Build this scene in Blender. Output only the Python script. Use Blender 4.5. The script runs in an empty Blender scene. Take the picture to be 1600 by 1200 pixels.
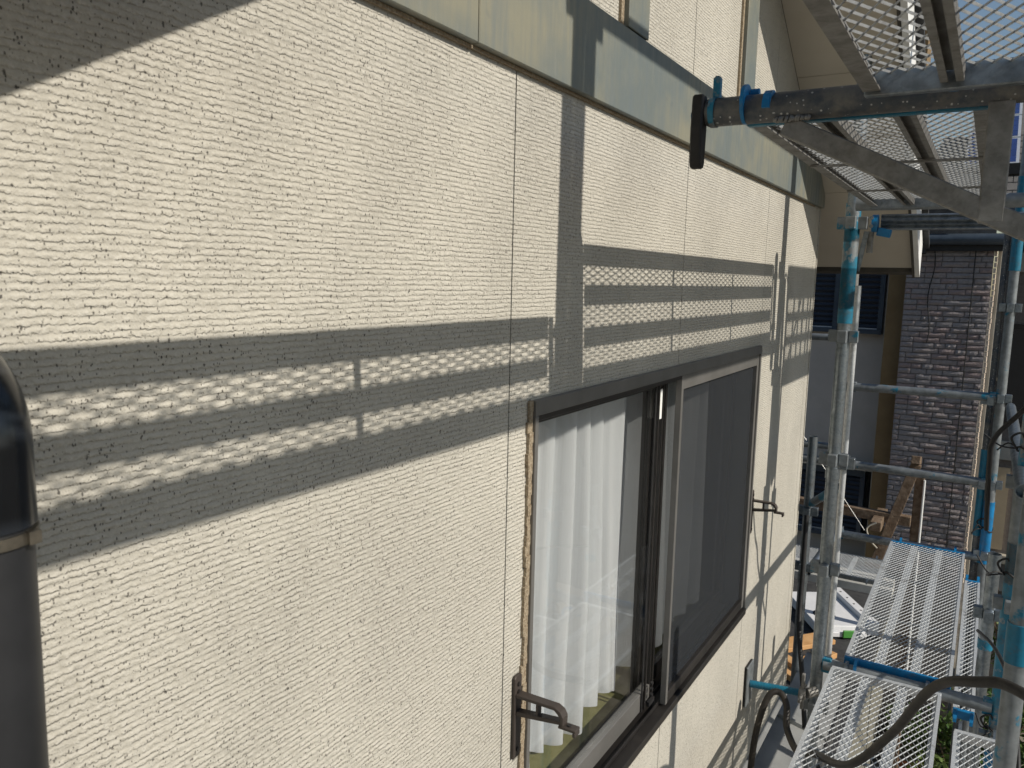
import bpy, bmesh, math, random
from mathutils import Vector, Matrix, Euler

random.seed(7)
SC = bpy.context.scene
COL = SC.collection
R = math.radians

# ------------------------------------------------------------------ camera
cd = bpy.data.cameras.new('Camera')
cam = bpy.data.objects.new('Camera', cd); COL.objects.link(cam)
cam.location = (0.73, 0.0, 0.0)
cam.rotation_euler = (R(82.314), R(-1.330), R(31.199))
cd.sensor_width = 36.0
cd.lens = 36.0 * 1231.64 / 1600.0
cd.clip_start = 0.02
cd.clip_end = 2000.0
cd.dof.use_dof = True
cd.dof.focus_distance = 2.2
cd.dof.aperture_fstop = 13.0
SC.camera = cam

# ------------------------------------------------------------------ world + sun
SA, SCN = -0.05, 0.72                      # sun direction = (1, SA, SCN)
sun_el = math.atan2(SCN, math.hypot(1, SA))
sun_az = math.atan2(1, SA)                 # from +Y towards +X
world = bpy.data.worlds.new('World'); SC.world = world
world.use_nodes = True
wn = world.node_tree
for n in list(wn.nodes): wn.nodes.remove(n)
sky = wn.nodes.new('ShaderNodeTexSky'); sky.sky_type = 'NISHITA'
sky.sun_disc = False
sky.sun_elevation = sun_el
sky.sun_rotation = sun_az
sky.altitude = 100; sky.air_density = 1.2; sky.dust_density = 0.6; sky.ozone_density = 1.0
bg = wn.nodes.new('ShaderNodeBackground'); bg.inputs['Strength'].default_value = 0.092
wo = wn.nodes.new('ShaderNodeOutputWorld')
wn.links.new(sky.outputs[0], bg.inputs[0]); wn.links.new(bg.outputs[0], wo.inputs[0])

sl = bpy.data.lights.new('Sun', 'SUN'); sl.energy = 4.95; sl.angle = R(0.53); sl.color = (1.0, 0.93, 0.82)
so = bpy.data.objects.new('Sun', sl); COL.objects.link(so)
so.rotation_euler = Vector((1, SA, SCN)).to_track_quat('Z', 'Y').to_euler()
so.location = (6, 0, 6)

SC.view_settings.view_transform = 'Standard'
SC.view_settings.look = 'None'
SC.view_settings.gamma = 1.0
SC.view_settings.exposure = -0.17
SC.view_settings.use_curve_mapping = False
SC.render.engine = 'CYCLES'
SC.cycles.use_denoising = True
SC.cycles.max_bounces = 6
SC.cycles.diffuse_bounces = 3
SC.cycles.use_adaptive_sampling = True
SC.cycles.adaptive_threshold = 0.02
SC.cycles.transparent_max_bounces = 12

# ------------------------------------------------------------------ node helpers
class NT:
    def __init__(s, name):
        s.m = bpy.data.materials.new(name); s.m.use_nodes = True
        s.t = s.m.node_tree
        for n in list(s.t.nodes): s.t.nodes.remove(n)
        s.out = s.t.nodes.new('ShaderNodeOutputMaterial')
    def n(s, typ, **kw):
        nd = s.t.nodes.new(typ)
        for k, v in kw.items(): setattr(nd, k, v)
        return nd
    def l(s, a, b): s.t.links.new(a, b)
    def setin(s, sock, v):
        if hasattr(v, 'is_output') or isinstance(v, bpy.types.NodeSocket): s.l(v, sock)
        else: sock.default_value = v
    def math(s, op, a, b=None, c=None, clamp=False):
        nd = s.n('ShaderNodeMath', operation=op, use_clamp=clamp)
        s.setin(nd.inputs[0], a)
        if b is not None: s.setin(nd.inputs[1], b)
        if c is not None: s.setin(nd.inputs[2], c)
        return nd.outputs[0]
    def coord(s, out='Object'):
        return s.n('ShaderNodeTexCoord').outputs[out]
    def mapping(s, vec, scale=(1, 1, 1), loc=(0, 0, 0), rot=(0, 0, 0)):
        nd = s.n('ShaderNodeMapping')
        s.l(vec, nd.inputs[0]); nd.inputs['Scale'].default_value = scale
        nd.inputs['Location'].default_value = loc; nd.inputs['Rotation'].default_value = rot
        return nd.outputs[0]
    def noise(s, vec, scale, detail=3, rough=0.55, dist=0.0):
        nd = s.n('ShaderNodeTexNoise')
        s.l(vec, nd.inputs['Vector']); nd.inputs['Scale'].default_value = scale
        nd.inputs['Detail'].default_value = detail; nd.inputs['Roughness'].default_value = rough
        nd.inputs['Distortion'].default_value = dist
        return nd.outputs['Fac']
    def ramp(s, fac, a, b, lo=0.0, hi=1.0):
        nd = s.n('ShaderNodeMapRange', clamp=True)
        s.setin(nd.inputs[0], fac)
        nd.inputs[1].default_value = a; nd.inputs[2].default_value = b
        nd.inputs[3].default_value = lo; nd.inputs[4].default_value = hi
        return nd.outputs[0]
    def mix(s, fac, a, b):
        nd = s.n('ShaderNodeMix', data_type='RGBA')
        s.setin(nd.inputs[0], fac)
        for sock, v in ((nd.inputs[6], a), (nd.inputs[7], b)):
            if isinstance(v, (tuple, list)): sock.default_value = tuple(v) + (1.0,) * (4 - len(v))
            else: s.l(v, sock)
        return nd.outputs[2]
    def bump(s, h, dist, strength=1.0, normal=None):
        nd = s.n('ShaderNodeBump'); nd.inputs['Distance'].default_value = dist
        nd.inputs['Strength'].default_value = strength
        s.l(h, nd.inputs['Height'])
        if normal is not None: s.l(normal, nd.inputs['Normal'])
        return nd.outputs[0]
    def principled(s, color, rough=0.6, metal=0.0, normal=None, spec=0.5):
        p = s.n('ShaderNodeBsdfPrincipled')
        s.col(p.inputs['Base Color'], color)
        s.setin(p.inputs['Roughness'], rough); s.setin(p.inputs['Metallic'], metal)
        p.inputs['Specular IOR Level'].default_value = spec
        if normal is not None: s.l(normal, p.inputs['Normal'])
        s.l(p.outputs[0], s.out.inputs[0])
        return p
    def col(s, sock, v):
        if isinstance(v, (tuple, list)): sock.default_value = tuple(v) + (1.0,) * (4 - len(v))
        else: s.l(v, sock)

M = {}
def mottled(name, c1, c2, scale=20, rough=0.6, metal=0.0, bump=0.0, bscale=200, spec=0.4, lo=.35, hi=.65):
    t = NT(name); v = t.coord()
    f = t.ramp(t.noise(v, scale, 5, .6), lo, hi)
    nrm = None
    if bump: nrm = t.bump(t.noise(v, bscale, 3), bump)
    t.principled(t.mix(f, c1, c2), rough, metal, nrm, spec)
    M[name] = t.m
    return t.m

# --- comb-textured cement siding
def make_siding():
    t = NT('comb_siding'); v = t.coord()
    sp = t.n('ShaderNodeSeparateXYZ'); t.l(v, sp.inputs[0])
    y, z = sp.outputs[1], sp.outputs[2]
    mid = t.noise(v, 150, 2, .72)
    n2 = t.noise(t.mapping(v, (1, .40, 1)), 30, 2, .6)
    jit = t.math('ADD', t.math('MULTIPLY', t.math('SUBTRACT', n2, .5), 1.0), t.math('MULTIPLY', t.math('SUBTRACT', mid, .5), .9))
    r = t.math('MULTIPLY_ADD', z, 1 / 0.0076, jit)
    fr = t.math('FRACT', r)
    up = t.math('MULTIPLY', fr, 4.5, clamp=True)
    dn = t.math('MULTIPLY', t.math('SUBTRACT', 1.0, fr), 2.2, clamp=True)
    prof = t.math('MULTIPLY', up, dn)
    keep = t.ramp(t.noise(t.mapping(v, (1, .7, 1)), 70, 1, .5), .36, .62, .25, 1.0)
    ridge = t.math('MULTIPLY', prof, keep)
    grain = t.noise(v, 460, 1, .6)
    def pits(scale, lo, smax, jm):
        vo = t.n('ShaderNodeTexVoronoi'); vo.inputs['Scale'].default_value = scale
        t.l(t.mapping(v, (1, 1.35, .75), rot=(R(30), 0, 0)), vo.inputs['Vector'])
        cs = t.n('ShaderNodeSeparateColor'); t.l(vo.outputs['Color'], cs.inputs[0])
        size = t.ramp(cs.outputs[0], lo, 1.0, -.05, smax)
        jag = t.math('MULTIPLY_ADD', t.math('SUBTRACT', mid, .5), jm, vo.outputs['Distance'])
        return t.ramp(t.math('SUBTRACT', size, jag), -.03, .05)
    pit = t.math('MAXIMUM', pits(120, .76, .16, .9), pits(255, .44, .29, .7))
    h = t.math('ADD', t.math('MULTIPLY', ridge, .95), t.math('MULTIPLY', grain, .38))
    h = t.math('MULTIPLY_ADD', mid, 1.0, h)
    nrm = t.bump(h, 0.00155)
    # colour: soft dirt clouds, rain streaks, panel tone, pale crests, pits
    big = t.noise(t.mapping(v, (1, 1.1, .8), rot=(R(35), 0, 0)), 2.6, 4, .62)
    c = t.mix(t.ramp(big, .30, .68), (.375, .355, .308), (.505, .480, .418))
    oi = t.n('ShaderNodeObjectInfo')
    c = t.mix(t.math('MULTIPLY', oi.outputs['Random'], .14), c, (.40, .385, .34))
    streak = t.noise(t.mapping(v, (1, 16, .7)), 2.0, 3, .6)
    c = t.mix(t.ramp(streak, .56, .74, 0, .22), c, (.30, .285, .25))
    c = t.mix(t.ramp(mid, .40, .68, 0, .38), c, (.63, .61, .555))
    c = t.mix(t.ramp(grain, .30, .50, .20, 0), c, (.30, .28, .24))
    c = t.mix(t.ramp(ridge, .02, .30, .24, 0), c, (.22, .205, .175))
    c = t.mix(t.ramp(pit, 0, 1, 0, .88), c, (.065, .060, .056))  # dark colour stands in for the shade inside the pits
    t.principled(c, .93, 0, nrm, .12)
    M['siding'] = t.m
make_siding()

def make_band():
    t = NT('weathered_painted_band'); v = t.coord()
    streak = t.noise(t.mapping(v, (1, 14, 1.3)), 3.0, 5, .6)
    blot = t.noise(v, 3.2, 4, .6)
    c = t.mix(t.ramp(blot, .40, .62), (.150, .170, .162), (.240, .230, .172))
    c = t.mix(t.math('MULTIPLY', t.ramp(streak, .42, .70), .6), c, (.130, .158, .168))
    spots = t.ramp(t.noise(v, 17, 2, .5), .70, .78)
    c = t.mix(t.math('MULTIPLY', spots, .45), c, (.10, .115, .13))
    c = t.mix(t.math('MULTIPLY', t.ramp(t.noise(t.mapping(v, (1, 1, .12)), 60, 3), .62, .7), .25), c, (.29, .285, .25))
    t.principled(c, t.ramp(streak, .3, .7, .42, .62), 0, t.bump(t.noise(v, 380, 3, .7), .0005), .35)
    M['band'] = t.m
make_band()

def make_galv(name, base, dark, rough=.42, metal=.75, sc=34):
    t = NT(name); v = t.coord()
    vo = t.n('ShaderNodeTexVoronoi'); vo.inputs['Scale'].default_value = sc * 4
    t.l(v, vo.inputs['Vector'])
    cs = t.n('ShaderNodeSeparateColor'); t.l(vo.outputs['Color'], cs.inputs[0])
    f = t.noise(v, sc, 5, .65)
    c = t.mix(t.ramp(f, .35, .68), dark, base)
    c = t.mix(t.math('MULTIPLY', cs.outputs[0], .22), c, tuple(min(1, k * 1.35) for k in base))
    c = t.mix(t.math('MULTIPLY', t.ramp(t.noise(v, 9, 4, .7), .58, .72), .55), c, (.13, .115, .095))
    t.principled(c, t.ramp(f, .3, .7, rough + .15, rough - .06), metal, t.bump(f, .0004), .5)
    M[name] = t.m
make_galv('galvanised', (.31, .345, .375), (.16, .185, .205), .36, .9)
make_galv('galvanised_bright', (.66, .68, .69), (.48, .50, .515), .42, .5, 60)
make_galv('galvanised_mesh', (.52, .54, .555), (.37, .39, .405), .5, .3, 60)
make_galv('dull_steel', (.27, .265, .25), (.16, .155, .145), .55, .35)

def make_blue(name, amount, blue=(.006, .125, .205), under=(.27, .295, .31), sc=11):
    t = NT(name); v = t.coord()
    f = t.noise(v, sc, 6, .68)
    mask = t.ramp(f, amount - .03, amount + .03)
    tone = t.ramp(t.noise(v, 30, 3), .3, .7)
    bc = t.mix(tone, blue, tuple(k * 1.45 for k in blue))
    dirt = t.ramp(t.noise(v, 26, 5, .7), .52, .68)
    bc = t.mix(t.math('MULTIPLY', dirt, .5), bc, (.085, .08, .07))
    uc = t.mix(tone, under, tuple(k * .6 for k in under))
    c = t.mix(mask, bc, uc)
    t.principled(c, t.ramp(mask, 0, 1, .42, .5), t.math('MULTIPLY', mask, .5), t.bump(mask, -.0006), .5)
    M[name] = t.m
make_blue('blue_paint', .64)
make_blue('blue_worn', .53)
make_blue('blue_clean', .78, (.004, .135, .31))
make_blue('blue_mostly_bare', .38)

def make_grimy_pipe():
    t = NT('grimy_splattered_pipe'); v = t.coord()
    f = t.noise(v, 14, 6, .7)
    c = t.mix(t.ramp(f, .40, .62), (.055, .068, .086), (.165, .158, .145))
    c = t.mix(t.ramp(t.noise(v, 7, 4, .6), .60, .68), c, (.012, .09, .20))
    sp = t.n('ShaderNodeSeparateXYZ'); g = t.n('ShaderNodeNewGeometry'); t.l(g.outputs['Normal'], sp.inputs[0])
    vo = t.n('ShaderNodeTexVoronoi'); vo.inputs['Scale'].default_value = 150; t.l(v, vo.inputs['Vector'])
    cs = t.n('ShaderNodeSeparateColor'); t.l(vo.outputs['Color'], cs.inputs[0])
    spl = t.ramp(t.math('SUBTRACT', t.ramp(cs.outputs[1], .45, 1, 0, .36), vo.outputs['Distance']), 0, .05)
    c = t.mix(t.math('MULTIPLY', spl, .8), c, (.55, .56, .56))
    t.principled(c, .55, .15, t.bump(f, .0012), .45)
    M['grimy'] = t.m
make_grimy_pipe()

mottled('bracket_brown', (.045, .036, .031), (.060, .049, .043), 8, .5, .1, .0003, 300, .4)
mottled('bronze', (.155, .150, .142), (.19, .184, .174), 8, .42, .35, .0002, 300, .5)
mottled('bronze_dark', (.020, .018, .017), (.030, .027, .025), 12, .38, .2, 0, 200, .5)
mottled('rubber', (.012, .012, .013), (.022, .021, .021), 30, .55, 0, .0004, 200, .4)
mottled('hose_rubber', (.014, .0125, .011), (.040, .034, .027), 14, .55, 0, .0006, 120, .4)
mottled('black_pipe', (.012, .015, .020), (.018, .021, .027), 6, .22, 0, 0, 200, .5)
mottled('charcoal_pipe', (.010, .011, .013), (.020, .021, .024), 9, .5, 0, 0, 200, .5)
mottled('steel_ring', (.33, .30, .25), (.16, .15, .13), 40, .3, .9)
mottled('sealant', (.22, .165, .11), (.40, .34, .25), 170, .9, 0, .004, 240, .1)
mottled('soffit', (.52, .475, .40), (.57, .525, .45), 3, .8, 0, .0004, 400, .2)
mottled('white_paint', (.72, .73, .72), (.80, .80, .79), 8, .5)
mottled('dark_trim', (.05, .045, .038), (.085, .075, .06), 8, .6)
mottled('roof_dark', (.035, .036, .038), (.060, .060, .061), 14, .75, 0, .001, 120, .3)
mottled('sheet_grey', (.22, .225, .225), (.29, .295, .29), 6, .5, .1, .0002, 100)
mottled('concrete', (.32, .32, .30), (.42, .415, .39), 9, .9, 0, .0015, 160, .2)
mottled('house_grey', (.42, .385, .35), (.47, .43, .395), 5, .9, 0, .0012, 90, .2)
mottled('shutter', (.016, .022, .034), (.026, .034, .050), 7, .45, .1)
mottled('ochre', (.19, .125, .058), (.23, .155, .075), 4, .8)
mottled('mortar', (.15, .135, .128), (.20, .185, .175), 40, .95, 0, .002, 200, .1)
for i, (a, b) in enumerate((((.23, .20, .196), (.29, .258, .254)), ((.225, .182, .178), (.28, .228, .222)),
                            ((.22, .20, .204), (.275, .258, .26)))):
    mottled('brick%d' % i, a, b, 28, .8, 0, .006, 70, .35)
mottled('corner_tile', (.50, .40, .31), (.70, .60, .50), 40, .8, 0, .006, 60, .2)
mottled('wood_old', (.115, .078, .052), (.21, .155, .11), 22, .9, 0, .004, 60, .15)
mottled('wood_new', (.50, .27, .11), (.62, .37, .17), 9, .65, 0, .0008, 60, .3)
mottled('ground_soil', (.14, .12, .095), (.24, .22, .185), 3.2, .95, 0, .02, 14, .1)
mottled('leaf_a', (.035, .075, .018), (.085, .14, .030), 9, .6, 0, 0, 1, .3)
mottled('leaf_b', (.06, .10, .02), (.13, .17, .05), 9, .6, 0, 0, 1, .3)
mottled('terracotta', (.34, .115, .055), (.42, .16, .08), 14, .8)
mottled('pink_plastic', (.60, .38, .34), (.66, .45, .40), 6, .5)
mottled('tarp_blue', (.015, .085, .19), (.03, .12, .24), 6, .5, 0, .004, 24)
mottled('slab_old', (.15, .145, .12), (.21, .20, .165), 9, .9, 0, .003, 90, .1)
mottled('pale_board', (.36, .33, .27), (.46, .42, .35), 6, .8)
mottled('plastic_white', (.68, .69, .71), (.76, .76, .77), 7, .45)
mottled('plastic_green', (.05, .20, .035), (.07, .26, .05), 7, .5)
mottled('olive_board', (.20, .20, .085), (.245, .24, .11), 30, .55, 0, .0006, 180, .4)
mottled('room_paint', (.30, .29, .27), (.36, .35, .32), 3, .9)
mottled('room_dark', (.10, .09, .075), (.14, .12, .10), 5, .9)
mottled('label_paper', (.78, .78, .76), (.84, .84, .82), 10, .6)
mottled('solar_cell', (.006, .016, .10), (.010, .026, .15), 6, .16, .0, 0, 1, .6)
mottled('alu_frame', (.60, .61, .62), (.68, .69, .70), 9, .4, .5)
mottled('shingle', (.10, .098, .095), (.16, .155, .15), 40, .9, 0, .004, 120, .2)
mottled('wire', (.55, .55, .53), (.40, .40, .39), 40, .4, .8)
mottled('window_glass_dark', (.010, .014, .020), (.015, .020, .028), 3, .08, 0, 0, 1, .6)
mottled('gutter_blue', (.045, .060, .080), (.070, .090, .115), 6, .35, .1)
mottled('beige_wall', (.50, .39, .26), (.56, .45, .31), 5, .9, 0, .001, 200, .2)

def make_glass():
    t = NT('window_glass')
    lw = t.n('ShaderNodeLayerWeight'); lw.inputs['Blend'].default_value = .5
    fac = t.math('MULTIPLY_ADD', t.math('POWER', lw.outputs['Facing'], 5.0), .94, .06, clamp=True)
    tr = t.n('ShaderNodeBsdfTransparent'); tr.inputs[0].default_value = (.985, .99, .988, 1)
    gl = t.n('ShaderNodeBsdfGlossy'); gl.inputs['Roughness'].default_value = .0
    mx = t.n('ShaderNodeMixShader'); t.l(fac, mx.inputs[0])
    t.l(tr.outputs[0], mx.inputs[1]); t.l(gl.outputs[0], mx.inputs[2]); t.l(mx.outputs[0], t.out.inputs[0])
    M['glass'] = t.m
make_glass()
def make_net():
    t = NT('fly_screen_net')
    tr = t.n('ShaderNodeBsdfTransparent')
    p = t.n('ShaderNodeBsdfPrincipled'); p.inputs['Base Color'].default_value = (.026, .030, .036, 1); p.inputs['Roughness'].default_value = .7
    mx = t.n('ShaderNodeMixShader'); mx.inputs[0].default_value = .46
    t.l(tr.outputs[0], mx.inputs[1]); t.l(p.outputs[0], mx.inputs[2]); t.l(mx.outputs[0], t.out.inputs[0])
    M['net'] = t.m
make_net()
def make_curtain():
    t = NT('sheer_curtain'); v = t.coord('UV')
    w = t.n('ShaderNodeTexChecker'); w.inputs['Scale'].default_value = 420
    t.l(t.mapping(v, (1, 1, 1), rot=(0, 0, R(45))), w.inputs['Vector'])
    nrm = t.bump(w.outputs['Fac'], .0006, .6)
    p = t.n('ShaderNodeBsdfPrincipled')
    p.inputs['Base Color'].default_value = (.74, .76, .78, 1); p.inputs['Roughness'].default_value = .30
    p.inputs['Specular IOR Level'].default_value = .6
    p.inputs['Sheen Weight'].default_value = .3
    t.l(nrm, p.inputs['Normal'])
    tl = t.n('ShaderNodeBsdfTranslucent'); tl.inputs[0].default_value = (.8, .83, .86, 1)
    mx = t.n('ShaderNodeMixShader'); mx.inputs[0].default_value = .16
    t.l(p.outputs[0], mx.inputs[1]); t.l(tl.outputs[0], mx.inputs[2])
    tr = t.n('ShaderNodeBsdfTransparent')
    m2 = t.n('ShaderNodeMixShader'); m2.inputs[0].default_value = .04
    t.l(mx.outputs[0], m2.inputs[1]); t.l(tr.outputs[0], m2.inputs[2]); t.l(m2.outputs[0], t.out.inputs[0])
    M['curtain'] = t.m
make_curtain()

# ------------------------------------------------------------------ mesh helpers
class MB:
    def __init__(s): s.v = []; s.f = []; s.smooth = set()
    def add(s, vs, fs, smooth=False):
        o = len(s.v); s.v += [tuple(p) for p in vs]
        for f in fs:
            if smooth: s.smooth.add(len(s.f))
            s.f.append(tuple(i + o for i in f))
        return s
    def box(s, x0, x1, y0, y1, z0, z1):
        return s.add([(x0, y0, z0), (x1, y0, z0), (x1, y1, z0), (x0, y1, z0), (x0, y0, z1), (x1, y0, z1), (x1, y1, z1), (x0, y1, z1)],
                     [(0, 3, 2, 1), (4, 5, 6, 7), (0, 1, 5, 4), (1, 2, 6, 5), (2, 3, 7, 6), (3, 0, 4, 7)])
    def bar(s, a, b, w, h, up=(0, 0, 1)):
        a = Vector(a); b = Vector(b); d = (b - a).normalized(); u = Vector(up)
        sd = d.cross(u)
        if sd.length < 1e-4: sd = d.cross(Vector((1, 0, 0)))
        sd.normalize(); u = sd.cross(d).normalized()
        vs = []
        for p in (a, b):
            for i, j in ((-1, -1), (1, -1), (1, 1), (-1, 1)): vs.append(p + sd * (i * w / 2) + u * (j * h / 2))
        return s.add(vs, [(0, 1, 2, 3), (7, 6, 5, 4), (0, 4, 5, 1), (1, 5, 6, 2), (2, 6, 7, 3), (3, 7, 4, 0)])
    def tube(s, pts, r, n=14, hollow=False, rads=None):
        pts = [Vector(p) for p in pts]; rings = []
        prev = None
        for i, p in enumerate(pts):
            if i == 0: d = pts[1] - p
            elif i == len(pts) - 1: d = p - pts[i - 1]
            else: d = pts[i + 1] - pts[i - 1]
            d.normalize()
            if prev is None:
                a = Vector((0, 0, 1)) if abs(d.z) < .9 else Vector((1, 0, 0))
                u = d.cross(a).normalized()
            else:
                u = (prev - d * prev.dot(d)).normalized()
            prev = u; w = d.cross(u); rr = rads[i] if rads else r
            rings.append([p + (u * math.cos(2 * math.pi * k / n) + w * math.sin(2 * math.pi * k / n)) * rr for k in range(n)])
        vs = [q for rg in rings for q in rg]; fs = []
        for i in range(len(pts) - 1):
            for k in range(n):
                k2 = (k + 1) % n
                fs.append((i * n + k, i * n + k2, (i + 1) * n + k2, (i + 1) * n + k))
        s.add(vs, fs, True)
        if hollow:
            d0 = (pts[1] - pts[0]).normalized(); d1 = (pts[-1] - pts[-2]).normalized()
            for p, d, rg, sg in ((pts[0], d0, rings[0], 1), (pts[-1], d1, rings[-1], -1)):
                inn = [p + (q - p) * .88 for q in rg]; dp = [q + d * sg * .05 for q in inn]
                o = rg + inn + dp; f = []
                for k in range(n):
                    k2 = (k + 1) % n
                    f += [(k, k2, n + k2, n + k), (n + k, n + k2, 2 * n + k2, 2 * n + k)]
                f.append(tuple(range(2 * n, 3 * n)))
                s.add(o, f)
        else:
            s.add(rings[0], [tuple(reversed(range(n)))]); s.add(rings[-1], [tuple(range(n))])
        return s
    def cyl(s, a, b, r, n=16, hollow=False): return s.tube([a, b], r, n, hollow)
    def poly_prism(s, pts2, f3, d):
        """pts2: outline; f3 maps (u,v)->3d; d: extrusion vector"""
        a = [Vector(f3(*p)) for p in pts2]; n = len(a); d = Vector(d)
        b = [p + d for p in a]
        return s.add(a + b, [tuple(range(n)), tuple(reversed(range(n, 2 * n)))] +
                     [(i, n + i, n + (i + 1) % n, (i + 1) % n) for i in range(n)])
    def mesh(s, name, mat):
        me = bpy.data.meshes.new(name)
        me.from_pydata(s.v, [], s.f); me.update()
        if s.smooth:
            me.polygons.foreach_set('use_smooth', [i in s.smooth for i in range(len(s.f))])
        bm = bmesh.new(); bm.from_mesh(me); bmesh.ops.recalc_face_normals(bm, faces=bm.faces); bm.to_mesh(me); bm.free()
        me.materials.append(M[mat] if isinstance(mat, str) else mat)
        return me
    def build(s, name, mat, parent=None, bevel=0.0, seg=1):
        o = bpy.data.objects.new(name, s.mesh(name, mat)); COL.objects.link(o)
        if parent is not None: o.parent = parent
        if bevel:
            b = o.modifiers.new('edge', 'BEVEL'); b.width = bevel; b.segments = seg; b.limit_method = 'ANGLE'; b.angle_limit = R(50)
        return o

def thing(name, label, cat, loc=(0, 0, 0), group=None):
    o = bpy.data.objects.new(name, None); COL.objects.link(o); o.location = loc
    o.empty_display_size = .05
    o['label'] = label; o['category'] = cat
    if group: o['group'] = group
    return o
def tag(o, label, cat, group=None):
    o['label'] = label; o['category'] = cat
    if group: o['group'] = group
    return o
def kind(o, k): o['kind'] = k; return o

# ================================================================== GROUND
g = MB()
N = 60
def gz(x, y): return -4.9 + .02 * math.sin(3.1 * x + 1.7 * y) + .015 * math.sin(7 * x - 4 * y)
vs = []; fs = []
for i in range(N + 1):
    for j in range(N + 1):
        x = -4 + 10 * i / N; y = -2 + 22 * j / N; vs.append((x, y, gz(x, y)))
for i in range(N):
    for j in range(N):
        a = i * (N + 1) + j; fs.append((a, a + N + 1, a + N + 2, a + 1))
g.add(vs, fs)
g.add([(-600, -600, -4.96), (600, -600, -4.96), (600, 600, -4.96), (-600, 600, -4.96)], [(0, 1, 2, 3)])
kind(g.build('ground', 'ground_soil'), 'structure')

# ================================================================== HOUSE
YR, YL, YE = 2.11, .22, 4.0            # ridge, near corner, far corner
def top(y): return 2.713 - .574 * y if y >= YR else 2.713 - .574 * (2 * YR - y)
house = thing('house', 'beige comb-textured sided house gable filling the left of the photo', 'house', (0, 0, -2.04))
HO = Vector((0, 0, -2.04))
def hpart(mb, name, mat, parent=None, bevel=0.0):
    o = mb.build(name, mat, parent or house, bevel)
    if parent is None: o.location = -HO
    return o
WY0, WY1, WZ0, WZ1 = 1.286, 3.008, -1.283, -.230
ZB = -2.04
seams = [YL, .30, 1.205, 2.11, 3.015, 3.92, YE]
G = .0018
def fy(u, w): return (0.0, u, w)
for i in range(len(seams) - 1):
    a = seams[i] + (G if i else 0); b = seams[i + 1] - (G if i < len(seams) - 2 else 0)
    if i == 2:
        pts = [(a, ZB), (b, ZB), (b, WZ0), (WY0, WZ0), (WY0, WZ1), (b, WZ1), (b, top(b)), (a, top(a))]
    elif i == 3:
        pts = [(a, ZB), (b, ZB), (b, top(b)), (a, top(a)), (a, WZ1), (WY1, WZ1), (WY1, WZ0), (a, WZ0)]
    else:
        pts = [(a, ZB), (b, ZB), (b, top(b)), (a, top(a))]
    # clean concave faces: triangulate
    mb = MB().poly_prism(pts, fy, (-.016, 0, 0))
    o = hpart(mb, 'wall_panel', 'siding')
    bm = bmesh.new(); bm.from_mesh(o.data); bmesh.ops.triangulate(bm, faces=[f for f in bm.faces if len(f.verts) > 4]); bm.to_mesh(o.data); bm.free()
# backing behind joints, far and near end walls
mb = MB()
mb.poly_prism([(YL + .02, ZB), (WY0 - .01, ZB), (WY0 - .01, top(WY0) - .02), (YL + .02, top(YL) - .02)], lambda u, w: (-.020, u, w), (-.08, 0, 0))
mb.poly_prism([(WY1 + .01, ZB), (YE - .02, ZB), (YE - .02, top(YE) - .02), (WY1 + .01, top(WY1) - .02)], lambda u, w: (-.020, u, w), (-.08, 0, 0))
mb.poly_prism([(WY0 - .01, WZ1 + .01), (WY1 + .01, WZ1 + .01), (WY1 + .01, top(WY1) - .02), (YR, top(YR) - .02), (WY0 - .01, top(WY0) - .02)], lambda u, w: (-.020, u, w), (-.08, 0, 0))
mb.box(-.10, -.020, WY0 - .01, WY1 + .01, ZB, WZ0 - .01)
hpart(mb, 'sheathing', 'dark_trim')
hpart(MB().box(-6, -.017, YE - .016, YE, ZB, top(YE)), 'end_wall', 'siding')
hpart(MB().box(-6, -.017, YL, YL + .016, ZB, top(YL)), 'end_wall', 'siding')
hpart(MB().box(-6, -.03, YL + .04, YE - .04, -4.9, ZB - .12), 'foundation_wall', 'house_grey')
# drip flashing at the foot of the wall
hpart(MB().poly_prism([(-.018, ZB - .004), (.022, ZB - .016), (.022, ZB - .022), (-.018, ZB - .03)], lambda u, w: (u, YL, w), (0, YE - YL, 0)), 'drip_flashing', 'sheet_grey')
# mid band: pieces with a joint
BT = .019; Z0, Z1 = .357, .532
bj = [YL, 1.06, 2.115, YE]
for i in range(3):
    a, b = bj[i] + .0015, bj[i + 1] - .0015
    pts = [(a, Z0), (b, Z0)]
    tb, ta = min(Z1, top(b) - .001), min(Z1, top(a) - .001)
    yb = (2.713 - Z1) / .574; ya = 2 * YR - yb
    pts.append((b, tb))
    if tb < Z1: pts.append((yb, Z1))
    if ta < Z1: pts.append((ya, Z1))
    pts.append((a, ta))
    hpart(MB().poly_prism(pts, lambda u, w: (.0012, u, w), (BT - .0012, 0, 0)), 'trim_band', 'band', None, .0018)
hpart(MB().box(.0005, .006, YL, YE - .15, Z0 - .006, Z0 - .0005), 'sealant_line', 'sealant')
# upright trims in the gable
for a, b in ((1.632, 1.745), (2.535, 2.655), (.92, 1.03)):
    zz = Z1 + .004
    hpart(MB().poly_prism([(a, zz), (b, zz), (b, top(b) - .002), (a, top(a) - .002)], lambda u, w: (.0012, u, w), (.0175, 0, 0)), 'trim_upright', 'band', None, .0015)
    hpart(MB().poly_prism([(a - .016, zz), (a - .001, zz), (a - .001, top(a) - .006), (a - .016, top(a - .016) - .006)], lambda u, w: (.0008, u, w), (.006, 0, 0)), 'sealant_line', 'sealant')
# corner cap
hpart(MB().box(-.02, .0035, YE - .010, YE + .0035, ZB, top(YE) - .01), 'corner_cap', 'siding')

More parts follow.
